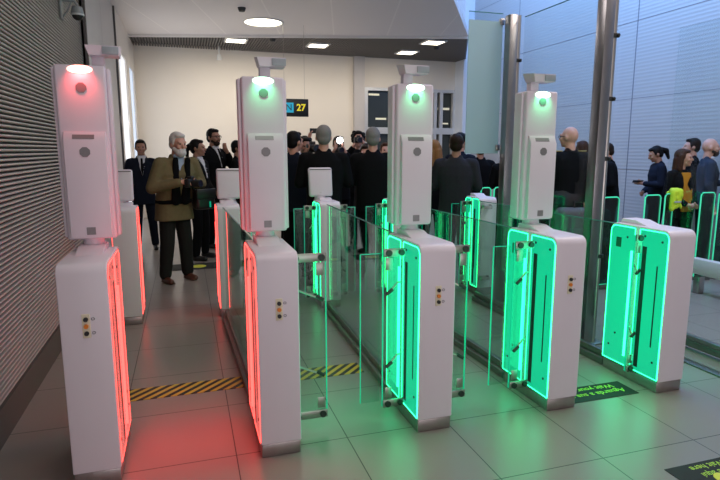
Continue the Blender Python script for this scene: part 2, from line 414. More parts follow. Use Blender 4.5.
def leaf(root, w, H, side, y, reach, clear=0.):
    """folding glass leaf standing out from the cabinet side"""
    sg = -1 if side == 'L' else 1
    x0 = 0 if side == 'L' else w
    X = lambda a: x0+sg*a
    a, b_ = sorted((X(.004), X(reach)))
    mb = MB(); mb.mi = 0; mb.box(a, b_, y-.004, y+.004, .1, 1.05)
    mb.mi = 1; e0, e1 = sorted((X(reach), X(reach+.006))); mb.box(e0, e1, y-.005, y+.005, .08, 1.05)
    g = mb.build('glass_leaf', [GLASS, GEDGE], root)
    if clear:
        mb = MB(); a2, b2 = sorted((X(reach+.01), X(reach+clear)))
        mb.box(a2, b2, y+.03, y+.036, .1, 1.02); mb.mi = 1; e0, e1 = sorted((X(reach+clear), X(reach+clear+.004))); mb.box(e0, e1, y+.028, y+.038, .1, 1.02)
        mb.box(a2, b2, y+.029, y+.037, 1.018, 1.022)
        mb.build('outer_glass_leaf', [GLASS, GEDGE], root)
    for zz in (1.03, .1):
        c0, c1 = sorted((X(0), X(reach+.004)))
        p = MB().box(c0, c1, y-.02, y-.006, zz-.024, zz+.024, .004).build('hinge_bracket', BRK, root)
        MB().cyl((X(.025), y-.024, zz), .017, .012, 'y', 16).build('hinge_bolt', BLACK, p); MB().cyl((X(reach-.025), y-.024, zz), .019, .014, 'y', 16).build('hinge_bolt', BLACK, p)
    c0, c1 = sorted((X(reach-.055), X(reach-.01)))
    for za, zb in ((.925, 1.0), (.135, .2)):
        box_obj('clamp_plate', BRK, root, c0, c1, y-.012, y-.004, za, zb, .003)
    for zz in (.79, .34):
        p = MB().tube([(X(.002), y+.03, zz+.05), (X(.035), y+.01, zz+.055), (X(reach-.03), y-.012, zz)], .006, 8).build('folding_arm', BRK, root)
        MB().tube([(X(reach-.055), y-.008, zz+.018), (X(reach-.015), y-.014, zz-.008)], .011, 8).build('arm_end', BLACK, p)

def tower(root, w, H, L, lightcol, hx=0., hy=0., up=0.):
    z0, z1 = H+.06, 2.0+up
    y0 = .37; y1 = .49
    tw = MB().box(-.004, w+.01, y0, y1, z0, z1, .012, 3).build('camera_tower', WHITE2, root)
    MB().cyl((w/2, .43, (H+z0)/2), .06, z0-H+.02, r2=.05, n=20).build('tower_neck', WHITE2, root)
    MB().box(-.022, -.004, y0+.03, y1-.01, z0+.01, z1-.01, .006).build('side_rail', WHITE2, tw)
    MB().box(w+.01, w+.026, y0+.03, y1-.01, z0+.01, z1-.01, .006).build('side_rail', WHITE2, tw)
    # lower screen module with a bevelled ledge
    mz = 1.71
    MB().prof([(y0+.002, z0+.012), (y0-.03, z0+.012), (y0-.034, z0+.03), (y0-.036, mz-.05), (y0-.010, mz), (y0+.002, mz)], .018, w-.006, .004).build('screen_module', WHITE2, tw)
    Ml = Matrix.Translation((w*.5, y0-.0235, mz-.0255)) @ Matrix.Rotation(math.atan2(.05, .026), 4, 'X')
    MB().box(-.05, .05, -.012, .012, -.002, .002, M=Ml).build('ledge_window', LENSGREY, tw)
    lc = GREEN_S if lightcol == 'green' else RED_S
    for zz, yy in ((1.925, y0-.001), (1.61, y0-.036)):
        MB().cyl((w*.52, yy, zz), .026, .006, 'y', 8, smooth=False, off=PI/8).build('camera_lens', LENSGREY, tw)
    MB().ell((w*.52, y0, z1-.022), (.058, .012, .021)).build('status_light', lc, tw)
    box_obj('rating_plate', LENSGREY, tw, w*.52-.02, w*.52+.022, y0-.036, y0-.033, z0+.028, z0+.066)
    # camera head above
    mb = MB(); mb.box(.055, .115, .42, .47, z1-.005, z1+.062, .004)
    hd = mb.build('camera_head', WHITE2, root); hd.location = (hx, hy, 0)
    bm = MB(); bm.rings([[Vector(p) for p in ((.05, .37, z1+.058), (.19, .36, z1+.058), (.19, .47, z1+.058), (.05, .47, z1+.058))],
                         [Vector(p) for p in ((.035, .36, z1+.105), (.195, .36, z1+.105), (.195, .49, z1+.12), (.035, .49, z1+.12))]], smooth=False)
    bm.build('camera_box', WHITE2, hd)
    box_obj('camera_window', mat_headgrey, hd, .115, .192, .353, .362, z1+.062, z1+.1, .003)
    lt = bpy.data.lights.new('status_glow', 'SPOT'); lt.energy = 1.5 if lightcol == 'green' else 2.6; lt.shadow_soft_size = .02; lt.spot_size = D_(105); lt.spot_blend = .8
    lt.color = (.1, 1, .35) if lightcol == 'green' else (1, .08, .08)
    lo = bpy.data.objects.new('status_glow', lt); COL.objects.link(lo); lo.parent = root; lo.location = (w*.52, y0-.04, z1-.005); lo.rotation_euler = (D_(35), 0, 0)
mat_headgrey = mat('blue_grey_camera_window', (.32, .37, .4), .3, noise=.05)

labels = ['front passport gate with red status light, nearest the corrugated left wall',
          'front passport gate with red glowing side but green status light on its tower',
          'white passport gate in the middle of the front row, green panels and camera tower',
          'front passport gate with camera tower and green panels before the farther steel post',
          'white passport gate without any tower, green panels, front row far right']
sides = [(None, 'red'), ('red', 'green'), ('green', 'green'), ('green', 'green'), ('green', 'green')]
for i, x0 in enumerate(X0):
    g = empty('passport_gate', (x0, CY0, 0), labels[i], 'passport gate', 'front row of passport gates')
    gate_cabinet(g, CW, CY1-CY0, CH, *sides[i], buttons=(i < 4))
    if i < 4: tower(g, CW, CH, CY1-CY0, 'red' if i == 0 else 'green', (.1, .05, .0, .0)[i], (.06, .02, 0, 0)[i], (.035, .012, .005, -.01)[i])
    if i in (2, 3): leaf(g, CW, CH, 'L', .235, .13, .13)
    if i == 4: leaf(g, CW, CH, 'L', .235, .05)
    if i in (1, 2): leaf(g, CW, CH, 'R', .23, .195)
    if i == 3: leaf(g, CW, CH, 'R', .23, .12)
# second row, seen from behind
XB = [-.66, .27, 1.275, 2.06, 3.08]
YB0 = 5.38
blabels = ['white passport gate behind the red lane, beside the corrugated wall, with a tablet head',
           'white passport gate in the second row with a red glowing left side and tablet head',
           'second row passport gate with green glowing side and tablet head before dark suited men',
           'white passport gate in the second row mostly hidden behind the middle front gate',
           'white passport gate in the second row without a head, beside the frosted glass panel']
bs = [('red', 'red'), ('red', 'green'), ('green', 'green'), ('green', 'green'), ('green', 'green')]
for i, x0 in enumerate(XB):
    w, LB = .215, .33
    g = empty('passport_gate', (x0, YB0, 0), blabels[i], 'passport gate', 'second row of passport gates')
    gate_cabinet(g, w, LB, 1.1, *bs[i], buttons=False, simple=True)
    if i in (0, 1, 2):
        MB().tube([((.06, .145, .065)[i], LB-.06, 1.09), ((.06, .145, .065)[i], LB-.06, 1.13), ((.06, .145, .065)[i], LB-.07, 1.2)], [.07, .055, .055], 16).build('head_neck', WHITE2, g)
        hx = (.03, .115, .035)[i]
        M = Matrix.Translation((hx+.03, LB-.08, 1.29)) @ Matrix.Rotation(math.radians(-8), 4, 'X')
        h = MB().box(-.125, .125, -.025, .025, -.15, .15, .022, 4, M).build('tablet_head', WHITE2, g)
        MB().box(-.112, .112, -.029, -.024, .125, .135, M=M).build('seam', LENSGREY, h)
    if i in (3, 4):
        for zz in (1.0, .2):
            p = box_obj('hinge_bracket', STEEL, g, .02, .12, -.07, .004, zz-.02, zz+.02, .004)
            MB().cyl((.1, -.05, zz+.02), .015, .02, n=12).build('hinge_bolt', BLACK, p)
    if i in (2, 3, 4): leaf(g, w, 1.1, 'L', .2, .12, .1)
    if i in (1, 2, 3): leaf(g, w, 1.1, 'R', .2, .12, .1)

# glass fences between the two rows
RAIL = mat('dark_rail_steel', (.2, .19, .18), .35, .8, noise=.15)
flab = ['low glass fence behind the leftmost front gate along the red lane', 'low glass fence between the red lane and the second lane',
        'low glass fence running back from the middle front gate', 'low glass fence running back from the fourth front gate', 'low glass fence running back from the far right front gate']
for i in range(5):
    if i == 0: continue
    xa, xb = X0[i]+.06, XB[i]+.05; ya, yb = CY1+.015, YB0-.1
    if i == 4: xb = XB[i]-.12; yb -= .08
    ang = math.atan2(xb-xa, yb-ya); L = math.hypot(xb-xa, yb-ya)
    t = empty('glass_fence', (xa, ya, 0), flab[i], 'glass fence', 'low glass fences of the lanes', -ang)
    mb = MB(); mb.box(-.005, .005, 0, L, .08, 1.085); mb.mi = 1; mb.box(-.006, .006, 0, L, 1.085, 1.091)
    mb.build('pane', [GLASS, GEDGE2], t)
    MB().box(-.045, .045, 0, L, 0, .05, .004).build('base_rail', RAIL, t)
    MB().box(-.018, .018, 0, L, .05, .1, .003).build('glass_channel', RAIL, t)

# tall glass screen with steel posts
def post(x, y, h, label):
    t = empty('steel_post', (x, y, 0), label, 'post', 'steel glazing posts')
    mb = MB(); mb.box(-.088, .0, -.05, .05, 0, h, .004); mb.build('shaft', POSTSTEEL, t)
    MB().cyl((.028, -.01, h/2), .027, h, n=20).build('tube', STEEL, t)
    MB().box(-.11, .09, -.09, .09, 0, .012, .003).build('base_plate', STEEL, t)
    for zz in (.75, 1.55, 2.02, 2.5):
        p = MB().box(-.004, .058, -.05, -.03, zz-.016, zz+.016, .004).build('glass_clamp', BLACK, t)
        MB().cyl((.04, -.052, zz), .012, .02, 'y', 12).build('clamp_bolt', BLACK, p)
post(3.22, 3.72, 3.0, 'tall steel glazing post rising behind the far right front gate, the nearer one')
post(3.19, 5.0, 2.93, 'tall steel glazing post beside the frosted panel, the farther one')
t = empty('glass_screen', (3.24, 3.83, 0), 'tall clear glass screen between the two steel posts', 'glass screen')
mb = MB(); mb.box(-.006, .006, 0, 1.08, .1, 2.9); mb.mi = 1; mb.box(-.007, .007, 0, 1.08, 2.9, 2.905); mb.build('pane', [GLASSC, GEDGE2], t)
MB().box(-.03, .03, 0, 1.08, 0, .1, .004).build('base_channel', RAIL, t)
t = empty('frosted_panel', (2.92, 5.1, 1.585), 'frosted pale green glass panel hung high beside the farther steel post', 'glass panel')
mb = MB(); mb.box(-.19, .185, -.006, .006, 0, 1.3); mb.build('frosted_pane', FROST, t)
mb = MB(); mb.box(-.19, .185, -.005, .005, 1.3, 1.375); mb.mi = 1; mb.box(-.192, .187, -.006, .006, 1.375, 1.381); mb.build('clear_top_strip', [GLASSC, GEDGE2], t)
for zz in (.06, 1.3): MB().box(.155, .2, -.02, .02, zz-.03, zz+.03, .004).build('hinge', STEEL, t)
# glass screen on the near right
t = empty('glass_screen', (3.9, 1.2, 0), 'clear glass screen on a steel floor rail at the right edge', 'glass screen')
mb = MB(); mb.box(-.006, .006, 0, 2.5, .1, 2.6); mb.build('pane', [GLASSC, GEDGE2], t)
p = MB().box(-.035, .035, 0, 2.5, .03, .085, .004).build('base_rail', RAIL, t)
MB().box(-.02, .02, 0, 2.5, .085, .12, .003).build('glass_channel', STEEL, p)
MB().box(-.3, -.22, 0, 2.6, 0, .012, .002).build('floor_strip', RAIL, t)

# farther gate leaves with glowing green edges
def edge_leaf(x0, x1, y, zt, label, dark=True):
    t = empty('glass_gate_leaf', ((x0+x1)/2, y, 0), label, 'glass gate leaf', 'far glass gate leaves with green edges')
    w = (x1-x0)/2
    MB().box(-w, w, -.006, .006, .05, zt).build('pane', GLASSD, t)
    pts = [(a, 0, b) for a, b in rrect(-w, w, .05, zt, (.005, .005, .04, .04))]
    MB().tube(pts, .009, 6, closed=True).build('lit_edge', GREEN_D, t)
    MB().box(-w, w, -.05, .05, 0, .05, .004).build('foot', RAIL, t)
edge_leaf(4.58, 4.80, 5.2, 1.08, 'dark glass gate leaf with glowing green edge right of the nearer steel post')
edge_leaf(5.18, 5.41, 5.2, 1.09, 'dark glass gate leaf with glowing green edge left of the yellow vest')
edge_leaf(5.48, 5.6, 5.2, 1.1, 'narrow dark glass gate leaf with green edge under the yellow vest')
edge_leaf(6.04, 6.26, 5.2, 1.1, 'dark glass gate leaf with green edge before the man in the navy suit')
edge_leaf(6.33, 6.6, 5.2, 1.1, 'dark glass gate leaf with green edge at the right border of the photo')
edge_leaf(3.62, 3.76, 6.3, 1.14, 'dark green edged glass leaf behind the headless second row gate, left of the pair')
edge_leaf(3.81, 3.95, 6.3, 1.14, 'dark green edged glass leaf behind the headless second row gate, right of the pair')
BEAM = mat('pale_beam', (.66, .6, .6), .45, noise=.03)
t = empty('low_barrier', (5.55, 4.0, 0), 'low pale barrier beam standing in front of the people at right', 'barrier', None, PI/2)
MB().box(-1.4, .8, -.05, .05, .22, .40, .012).build('beam', BEAM, t)
for xx in (-1.3, -.2, .7): MB().box(xx-.04, xx+.04, -.04, .04, 0, .2, .004).build('leg', STEEL, t)

# floor markings
m, nt, b = nodes_of('hazard_tape')
tc = nt.nodes.new('ShaderNodeTexCoord'); sep = nt.nodes.new('ShaderNodeSeparateXYZ'); nt.links.new(tc.outputs['Object'], sep.inputs[0])
st = mth('GREATER_THAN', mth('FRACT', mth('DIVIDE', mth('SUBTRACT', sep.outputs[0], mth('MULTIPLY', sep.outputs[1], 1.0)), .085)), .5)
cr = nt.nodes.new('ShaderNodeMix'); cr.data_type = 'RGBA'; cr.inputs[6].default_value = (.55, .36, .03, 1); cr.inputs[7].default_value = (.02, .018, .015, 1)
nt.links.new(st, cr.inputs[0]); nt.links.new(cr.outputs[2], b.inputs['Base Color']); b.inputs['Roughness'].default_value = .4
HAZ = m
for xa, xb, lb in ((-.5, .36, 'black and yellow hazard tape across the red lane floor'), (.56, 1.19, 'black and yellow hazard tape across the green lane left of the middle gate')):
    o = MB().box(-(xb-xa)/2, (xb-xa)/2, -.095, .095, 0, .003).build('hazard_tape', HAZ); o.location = ((xa+xb)/2, 3.765, .0005); tag(o, lb, 'floor tape', 'hazard tapes')
MATB = mat('black_floor_sticker', (.012, .012, .011), .75, noise=.2, nscale=8)
YEL = mat('yellow_sticker_print', (.72, .72, .05), .45, noise=.05)
YG = mat('lime_sticker_print', (.5, .75, .05), .45, noise=.05)
def sticker(x, y, w, d, label, lines, size, foot=None, rz=0., tx=0.):
    t = empty('floor_sticker', (x, y, .0005), label, 'floor sticker', None, rz)
    MB().box(-w/2, w/2, -d/2, d/2, 0, .003).build('sheet', MATB, t)
    R180 = Matrix.Rotation(PI, 4, 'Z')
    for k, s_ in enumerate(lines):
        text_obj(s_, size, YG, t, Matrix.Translation((tx[k] if isinstance(tx, tuple) else tx, d/2-size*.72-(len(lines)-1-k)*size*1.1, .0035)) @ R180, depth=.0006)
    if foot:
        MB().cyl((foot[0], foot[1], .004), foot[2], .003, n=24).build('yellow_spot', YEL, t)
sticker(2.57, 2.875, .56, .2, 'black floor sticker reading Aguarda a / Wait your, beside the fourth front gate', ['Aguarda a sua vez', 'Wait your turn'], .068, tx=-.02)
sticker(2.68, 1.76, .82, .5, 'black floor sticker reading Aguarde aqui / Wait here in the bottom right corner', ['Aguarde aqui', 'Wait here'], .055, (-.19, .1, .045), tx=(-.12, -.165))
sticker(.02, 7.95, .75, .42, 'black floor sticker with a yellow footprint behind the old photographer', [], .1, (.1, -.02, .1))
sticker(.86, 7.9, .6, .4, 'black floor sticker with a yellow footprint seen through the second glass fence', [], .1, (-.1, -.02, .1))

#PEOPLE#
# ------------------------------------------------------------------ people
def smat(name, col, rough=.85, bump=.15, ns=60): return mat(name, col, rough, noise=.18, nscale=ns, bump=bump, spec=.1)
SKIN = mat('light_skin', (.52, .27, .19), .5, noise=.08, nscale=25)
SKINP = mat('pink_skin', (.60, .31, .23), .5, noise=.1, nscale=25)
SKINT = mat('tan_skin', (.36, .18, .12), .5, noise=.08, nscale=25)
BLK = smat('black_wool', (.005, .005, .006)); NAVY = smat('navy_wool', (.009, .012, .022)); GREYW = smat('charcoal_wool', (.028, .028, .034))
OLIVE = smat('olive_tan_canvas', (.17, .135, .07), .8, .3, 25); DKTR = smat('dark_olive_trousers', (.018, .019, .018)); NAVYSUIT = smat('slate_blue_suit', (.030, .040, .062))
SHIRT = smat('white_shirt_cotton', (.62, .62, .66), .7); SHIRTB = smat('pale_blue_shirt', (.38, .45, .58), .7)
OCHRE = smat('mustard_top', (.50, .20, .02), .7); RUST = smat('rust_cloth', (.35, .1, .04)); 
HAIRB = smat('black_hair', (.008, .007, .007), .45, .4, 90); HAIRD = smat('dark_brown_hair', (.022, .013, .009), .45, .4, 90); HAIRG = smat('grey_hair', (.20, .19, .18), .6, .4, 90)
HAIRW = smat('white_hair', (.62, .58, .55), .7, .4, 90); BLOND = smat('dark_blonde_hair', (.25, .12, .045), .5, .4, 90); BRN = smat('reddish_brown_hair', (.05, .02, .012), .5, .4, 90)
STUB = smat('dark_beard', (.03, .018, .013), .6, .4, 120)
LEATHB = mat('brown_leather', (.10, .035, .02), .4, noise=.2, nscale=20); LEATHK = mat('black_leather', (.012, .011, .011), .35, noise=.2)
EYE = mat('dark_eye', (.02, .012, .01), .2); LIPS = mat('lips', (.42, .15, .12), .45); METALY = mat('gold_trim', (.6, .45, .15), .4, .6)

def blob(name, mb, voxel, m, parent, smooth=3):
    """union of overlapping closed shapes as one continuous surface"""
    me = bpy.data.meshes.new('tmp'); bmesh.ops.recalc_face_normals(mb.bm, faces=list(mb.bm.faces)); mb.bm.to_mesh(me); mb.bm.free()
    t = bpy.data.objects.new('tmp', me); COL.objects.link(t)
    r = t.modifiers.new('r', 'REMESH'); r.mode = 'VOXEL'; r.voxel_size = voxel
    if smooth: q = t.modifiers.new('s', 'SMOOTH'); q.iterations = smooth; q.factor = .5
    dg = bpy.context.evaluated_depsgraph_get(); dg.update()
    nm = bpy.data.meshes.new_from_object(t.evaluated_get(dg)); bpy.data.objects.remove(t); bpy.data.meshes.remove(me)
    nm.name = name; nm.materials.clear(); nm.materials.append(m)
    nm.polygons.foreach_set('use_smooth', [True]*len(nm.polygons))
    o = bpy.data.objects.new(name, nm); COL.objects.link(o); o.parent = parent
    return o
def cap(mb, a, b, ra, rb, n=10, sx=1., sy=1.):
    """tapered capsule"""
    a, b = Vector(a), Vector(b); t = (b-a); L = t.length
    if L < 1e-5: mb.ell(a, (ra, ra, ra)); return
    t /= L; u = t.cross(Vector((0, 1, 0)))
    if u.length < .15: u = t.cross(Vector((1, 0, 0)))
    u.normalize(); v = t.cross(u)
    rs = []
    prof = [(-ra*math.cos(q), ra*math.sin(q)) for q in (.35, .8, 1.2)]+[(0, ra), (L*.5, (ra+rb)/2), (L, rb)]+[(L+rb*math.cos(q), rb*math.sin(q)) for q in (1.2, .8, .35)]
    for d, r in prof: rs.append([a+t*d+u*r*math.cos(2*PI*k/n)*sx+v*r*math.sin(2*PI*k/n)*sy for k in range(n)])
    mb.rings(rs)
def loft(mb, rows, T=None, n=18):
    rs = []
    for (cx, cy, z, rx, ry) in rows:
        r = []
        for k in range(n):
            a = 2*PI*k/n; c, s_ = math.cos(a), math.sin(a)
            p = Vector((cx+rx*math.copysign(abs(c)**.8, c), cy+ry*math.copysign(abs(s_)**.8, s_), z))
            r.append(T(p) if T else p)
        rs.append(r)
    mb.rings(rs)
ARMS = {  # elbow, wrist, hand direction for the person's right arm (x mirrored for the left); front is -y
    'hang': ((-.245, .02, 1.13), (-.25, -.05, .88), (0., -.15, -1.)),
    'front': ((-.235, -.02, 1.14), (-.10, -.25, 1.15), (.6, -.5, .1)),
    'hold': ((-.25, -.03, 1.15), (-.11, -.27, 1.24), (.75, -.35, .25)),
    'low': ((-.24, .0, 1.13), (-.07, -.2, 1.0), (.8, -.3, -.1)),
    'face': ((-.2, -.18, 1.2), (-.06, -.2, 1.42), (.3, .3, .9)),
    'cam': ((-.24, -.2, 1.3), (-.09, -.3, 1.52), (.5, -.2, .8)),
    'up': ((-.24, -.2, 1.62), (-.2, -.32, 1.86), (.05, -.2, 1.)),
    'back': ((-.25, .06, 1.13), (-.1, .16, .98), (.8, .1, -.2)),
}
def person(x, y, rz, h, label, coat=BLK, legs=BLK, skin=SKIN, hair='short', hcol=HAIRB, right='hang', left='hang', lean=0., yaw=0., pitch=0.,
           beard=None, shirt=None, tie=None, shoes=LEATHK, wide=1., skirt=False, glasses=False, face=True, voxel=.0105, feet=0.05, group=None, hem=.80, bulky=1., bsc=1., zoff=0.):
    k = h/1.75
    root = empty('person', (x, y, zoff), label, 'person', group, rz)
    root.scale = (k, k, k)
    def T(p):                                             # lean of the upper body
        p = Vector(p)
        if p.z > .95: d = p.z-.95; p.y -= lean*d; p.z -= lean*lean*.4*d
        return p
    base = Vector((0, .015, 1.53))
    HR = Matrix.Rotation(yaw, 4, 'Z') @ Matrix.Rotation(pitch, 4, 'X')   # pitch > 0 looks down
    hc = Vector((0, -.012, 1.635))
    def Hd(p): return T(base)+HR @ (Vector(p)+hc-base)
    HM = HR.to_3x3().to_4x4()
    arms = {}
    for sd, key in (('R', right), ('L', left)):
        e, w, d = ARMS[key] if isinstance(key, str) else key
        mx = 1 if sd == 'R' else -1
        e, w, d = [Vector((q[0]*mx, q[1], q[2])) for q in (e, w, d)]
        e.x *= wide; w.x *= wide
        s_ = Vector((-.178*mx*wide, 0, 1.405))
        arms[sd] = (T(s_), T(e), T(w), d.normalized(), mx)
    # ---- body: head with a face, neck, trunk, limbs and hands in one surface
    b = MB()
    b.ell(Hd((0, .014, .022)), (.076, .096, .100), HM, 18, 12); b.ell(Hd((0, -.03, -.052)), (.057, .062, .062), HM, 14, 9)
    b.ell(Hd((0, -.045, -.008)), (.062, .05, .085), HM); b.ell(Hd((0, -.072, -.094)), (.024, .02, .018), HM)
    cap(b, Hd((0, -.09, .014)), Hd((0, -.112, -.022)), .010, .0155); cap(b, Hd((-.042, -.080, .030)), Hd((.042, -.080, .030)), .0135, .0135)
    for q in (-1, 1):
        b.ell(Hd((q*.079, .012, -.008)), (.013, .021, .032), HM); b.ell(Hd((q*.038, -.072, -.025)), (.026, .022, .022), HM)
    cap(b, Hd((-.018, -.088, -.056)), Hd((.018, -.088, -.056)), .011, .011)
    cap(b, T((0, .025, 1.42)), Hd((0, .02, -.06)), .062, .054)
    loft(b, [(0, 0, .86, .15, .10), (0, 0, 1.05, .14, .095), (0, -.005, 1.25, .155, .1), (0, 0, 1.37, .15, .09), (0, .01, 1.45, .08, .06)], T)
    for sd in 'RL':
        s_, e, w, d, mx = arms[sd]
        cap(b, s_, e, .05, .042); cap(b, e, w, .042, .028)
        side = d.cross(Vector((mx, 0, 0)))
        if side.length < .3: side = d.cross(Vector((0, 0, 1)))
        side.normalize(); nrm_ = d.cross(side).normalized()
        pc = w+d*.05; cap(b, w, pc+d*.02, .026, .030, sx=1., sy=1.)
        for f, (o_, ln) in enumerate(((-.028, .062), (-.009, .07), (.010, .066), (.028, .052))):
            r0 = pc+d*.03+side*o_; m1 = r0+d*ln*.5+nrm_*.006; cap(b, r0, m1, .0115, .0105, 8); cap(b, m1, m1+d*ln*.4+nrm_*.024, .0105, .009, 8)
        t0 = w+d*.025-side*.026; t1 = t0+d*.035-side*.024+nrm_*.008; cap(b, t0, t1, .0125, .0115, 8); cap(b, t1, t1+d*.03+nrm_*.014, .0115, .009, 8)
    fx = .085+feet
    for q in (-1, 1):
        cap(b, (q*.085, .0, .9), (q*(.085+feet*.5), -.012, .49), .08, .052); cap(b, (q*(.085+feet*.5), -.012, .49), (q*fx, .02, .09), .05, .036)
        cap(b, (q*fx, .03, .05), (q*(fx+.01), -.10, .035), .034, .028)
    blob('body', b, voxel, skin, root, 3)
    if face:
        for q in (-1, 1): MB().ell(Hd((q*.030, -.086, .010)), (.012, .008, .008), HM, 10, 7).build('eye', EYE, root)
        MB().ell(Hd((0, -.098, -.057)), (.02, .006, .006), HM, 10, 7).build('mouth', LIPS, root)
    # ---- clothes
    c = MB()
    B = bulky
    loft(c, [(0, .0, hem, .185*B*wide**.5, .128*B), (0, .0, .95, .178*B, .125*B), (0, -.003, 1.12, .170*B*wide**.5, .122*B), (0, -.006, 1.28, .192*wide*B**.5, .13*B**.5), (0, .004, 1.385, .185*wide, .112), (0, .016, 1.445, .12*wide, .083), (0, .022, 1.485, .074, .066)], T, 22)
    for sd in 'RL':
        s_, e, w, d, mx = arms[sd]
        cap(c, s_, e, .068*B, .057*B, 12); cap(c, e, w-(w-e).normalized()*.035, .056*B, .043*B, 12)
        cap(c, s_+Vector((mx*.05, 0, .02)), s_, .06, .066)
    cap(c, T((-.055, .03, 1.49)), T((.055, .03, 1.49)), .03, .03)
    blob('jacket', c, .012, coat, root, 3)
    if skirt:
        c = MB(); loft(c, [(0, 0, .5, .17, .12), (0, 0, .75, .18, .13), (0, 0, .95, .165, .12)]); blob('skirt', c, .014, legs, root)
    else:
        c = MB(); loft(c, [(0, .005, .8, .165, .115), (0, .005, .95, .17, .118), (0, .005, 1.02, .16, .11)])
        for q in (-1, 1):
            cap(c, (q*.085, .005, .88), (q*(.085+feet*.5), -.014, .48), .092*B**.5, .072*B, 12); cap(c, (q*(.085+feet*.5), -.014, .48), (q*fx, .02, .10), .072*B, .06*B, 12)
        blob('trousers', c, .012, legs, root, 3)
    for q in (-1, 1):
        c = MB(); cap(c, (q*fx, .045, .045), (q*(fx+.012), -.135, .034), .042, .032, 12); cap(c, (q*fx, .02, .07), (q*fx, .025, .12), .042, .04, 12)
        c.box(q*fx-.036, q*fx+.036, -.15, .08, .001, .022, .01)
        blob('shoe', c, .01, shoes, root, 2)
    # ---- hair, beard, shirt front
    if hair in ('short', 'long', 'pony', 'bun', 'curly'):
        c = MB()
        c.ell(Hd((0, .032, .042)), (.086, .095, .096), HM, 18, 12); c.ell(Hd((0, .058, -.012)), (.078, .062, .072), HM)
        c.ell(Hd((0, -.03, .095)), (.062, .05, .03), HM)
        for q in (-1, 1): c.ell(Hd((q*.074, .0, .02)), (.012, .028, .04), HM)
        if hair == 'long':
            for q in (-1, 1):
                cap(c, Hd((q*.07, .02, .03)), Hd((q*.085, .03, -.15)), .035, .04); cap(c, Hd((q*.03, .07, -.02)), Hd((q*.045, .085, -.2)), .06, .05)
        if hair == 'pony': cap(c, Hd((0, .11, .05)), Hd((0, .17, .0)), .034, .042); cap(c, Hd((0, .17, .0)), Hd((0, .165, -.13)), .042, .022)
        if hair == 'bun': c.ell(Hd((0, .13, .03)), (.045, .045, .045), HM)
        if hair == 'curly':
            for i in range(26):
                a = i*2.4; zz = -.05+.16*(i/26.); rr = .09*math.sqrt(max(.1, 1-((zz-.03)/.12)**2)); px_, py_ = rr*math.cos(a), .035+rr*math.sin(a)
                if py_ > -.03: c.ell(Hd((px_, py_, zz)), (.034, .034, .034), HM, 8, 6)
        blob('hair', c, .009, hcol, root, 2)
    elif hair == 'fringe':
        c = MB(); c.ell(Hd((0, .052, -.02)), (.0775, .060, .045), HM)
        for q in (-1, 1): c.ell(Hd((q*.0715, .03, .0)), (.0085, .035, .03), HM)
        blob('hair', c, .009, hcol, root, 2)
    if beard:
        c = MB(); c.ell(Hd((0, -.055, -.085-.02*(bsc-1))), (.05*bsc, .05*bsc, .042*bsc), HM); cap(c, Hd((-.06, -.02, -.055)), Hd((0, -.085, -.078)), .02*bsc, .024*bsc); cap(c, Hd((.06, -.02, -.055)), Hd((0, -.085, -.078)), .02*bsc, .024*bsc)
        cap(c, Hd((-.028, -.092, -.048)), Hd((.028, -.092, -.048)), .010, .010)
        blob('beard', c, .009, beard, root, 1)
    if shirt:
        c = MB(); pts = [(-.052, -.068, 1.475), (.052, -.068, 1.475), (.035, -.128, 1.33), (.004, -.150, 1.2), (-.004, -.150, 1.2), (-.035, -.128, 1.33)]
        c.rings([[T((px_, py_+.05, pz_)) for px_, py_, pz_ in pts], [T((px_, py_-.004, pz_)) for px_, py_, pz_ in pts]], smooth=False)
        cap(c, T((-.05, -.035, 1.495)), T((.05, -.035, 1.495)), .022, .022)
        blob('shirt', c, .009, shirt, root, 1)
    if tie:
        c = MB(); pts = [(-.014, -.082, 1.475), (.014, -.082, 1.475), (.022, -.140, 1.30), (0, -.158, 1.2), (-.022, -.140, 1.30)]
        c.rings([[T((px_, py_+.03, pz_)) for px_, py_, pz_ in pts], [T((px_, py_-.006, pz_)) for px_, py_, pz_ in pts]], smooth=False); c.build('tie', tie, root)
    if glasses:
        c = MB()
        for q in (-1, 1):
            c.tube([Hd((q*.032+.023*math.cos(a), -.098, .01+.018*math.sin(a))) for a in [2*PI*i/12 for i in range(12)]], .003, 5, closed=True)
            c.tube([Hd((q*.056, -.096, .014)), Hd((q*.078, -.04, .012)), Hd((q*.082, .02, .008))], .003, 5)
        c.tube([Hd((-.01, -.1, .014)), Hd((.01, -.1, .014))], .003, 5); c.build('glasses', BLACK, root)
    root['_k'] = k
    def W(p): return Vector((x, y, zoff))+Matrix.Rotation(rz, 3, 'Z') @ (Vector(p)*k)
    info = dict(root=root, W=W, T=T, Hd=Hd, hands={s_: W(arms[s_][2]+arms[s_][3]*.10) for s_ in 'RL'}, k=k, rz=rz)
    del root['_k']
    return info
D = math.radians
AWAY = PI     # facing away from the camera

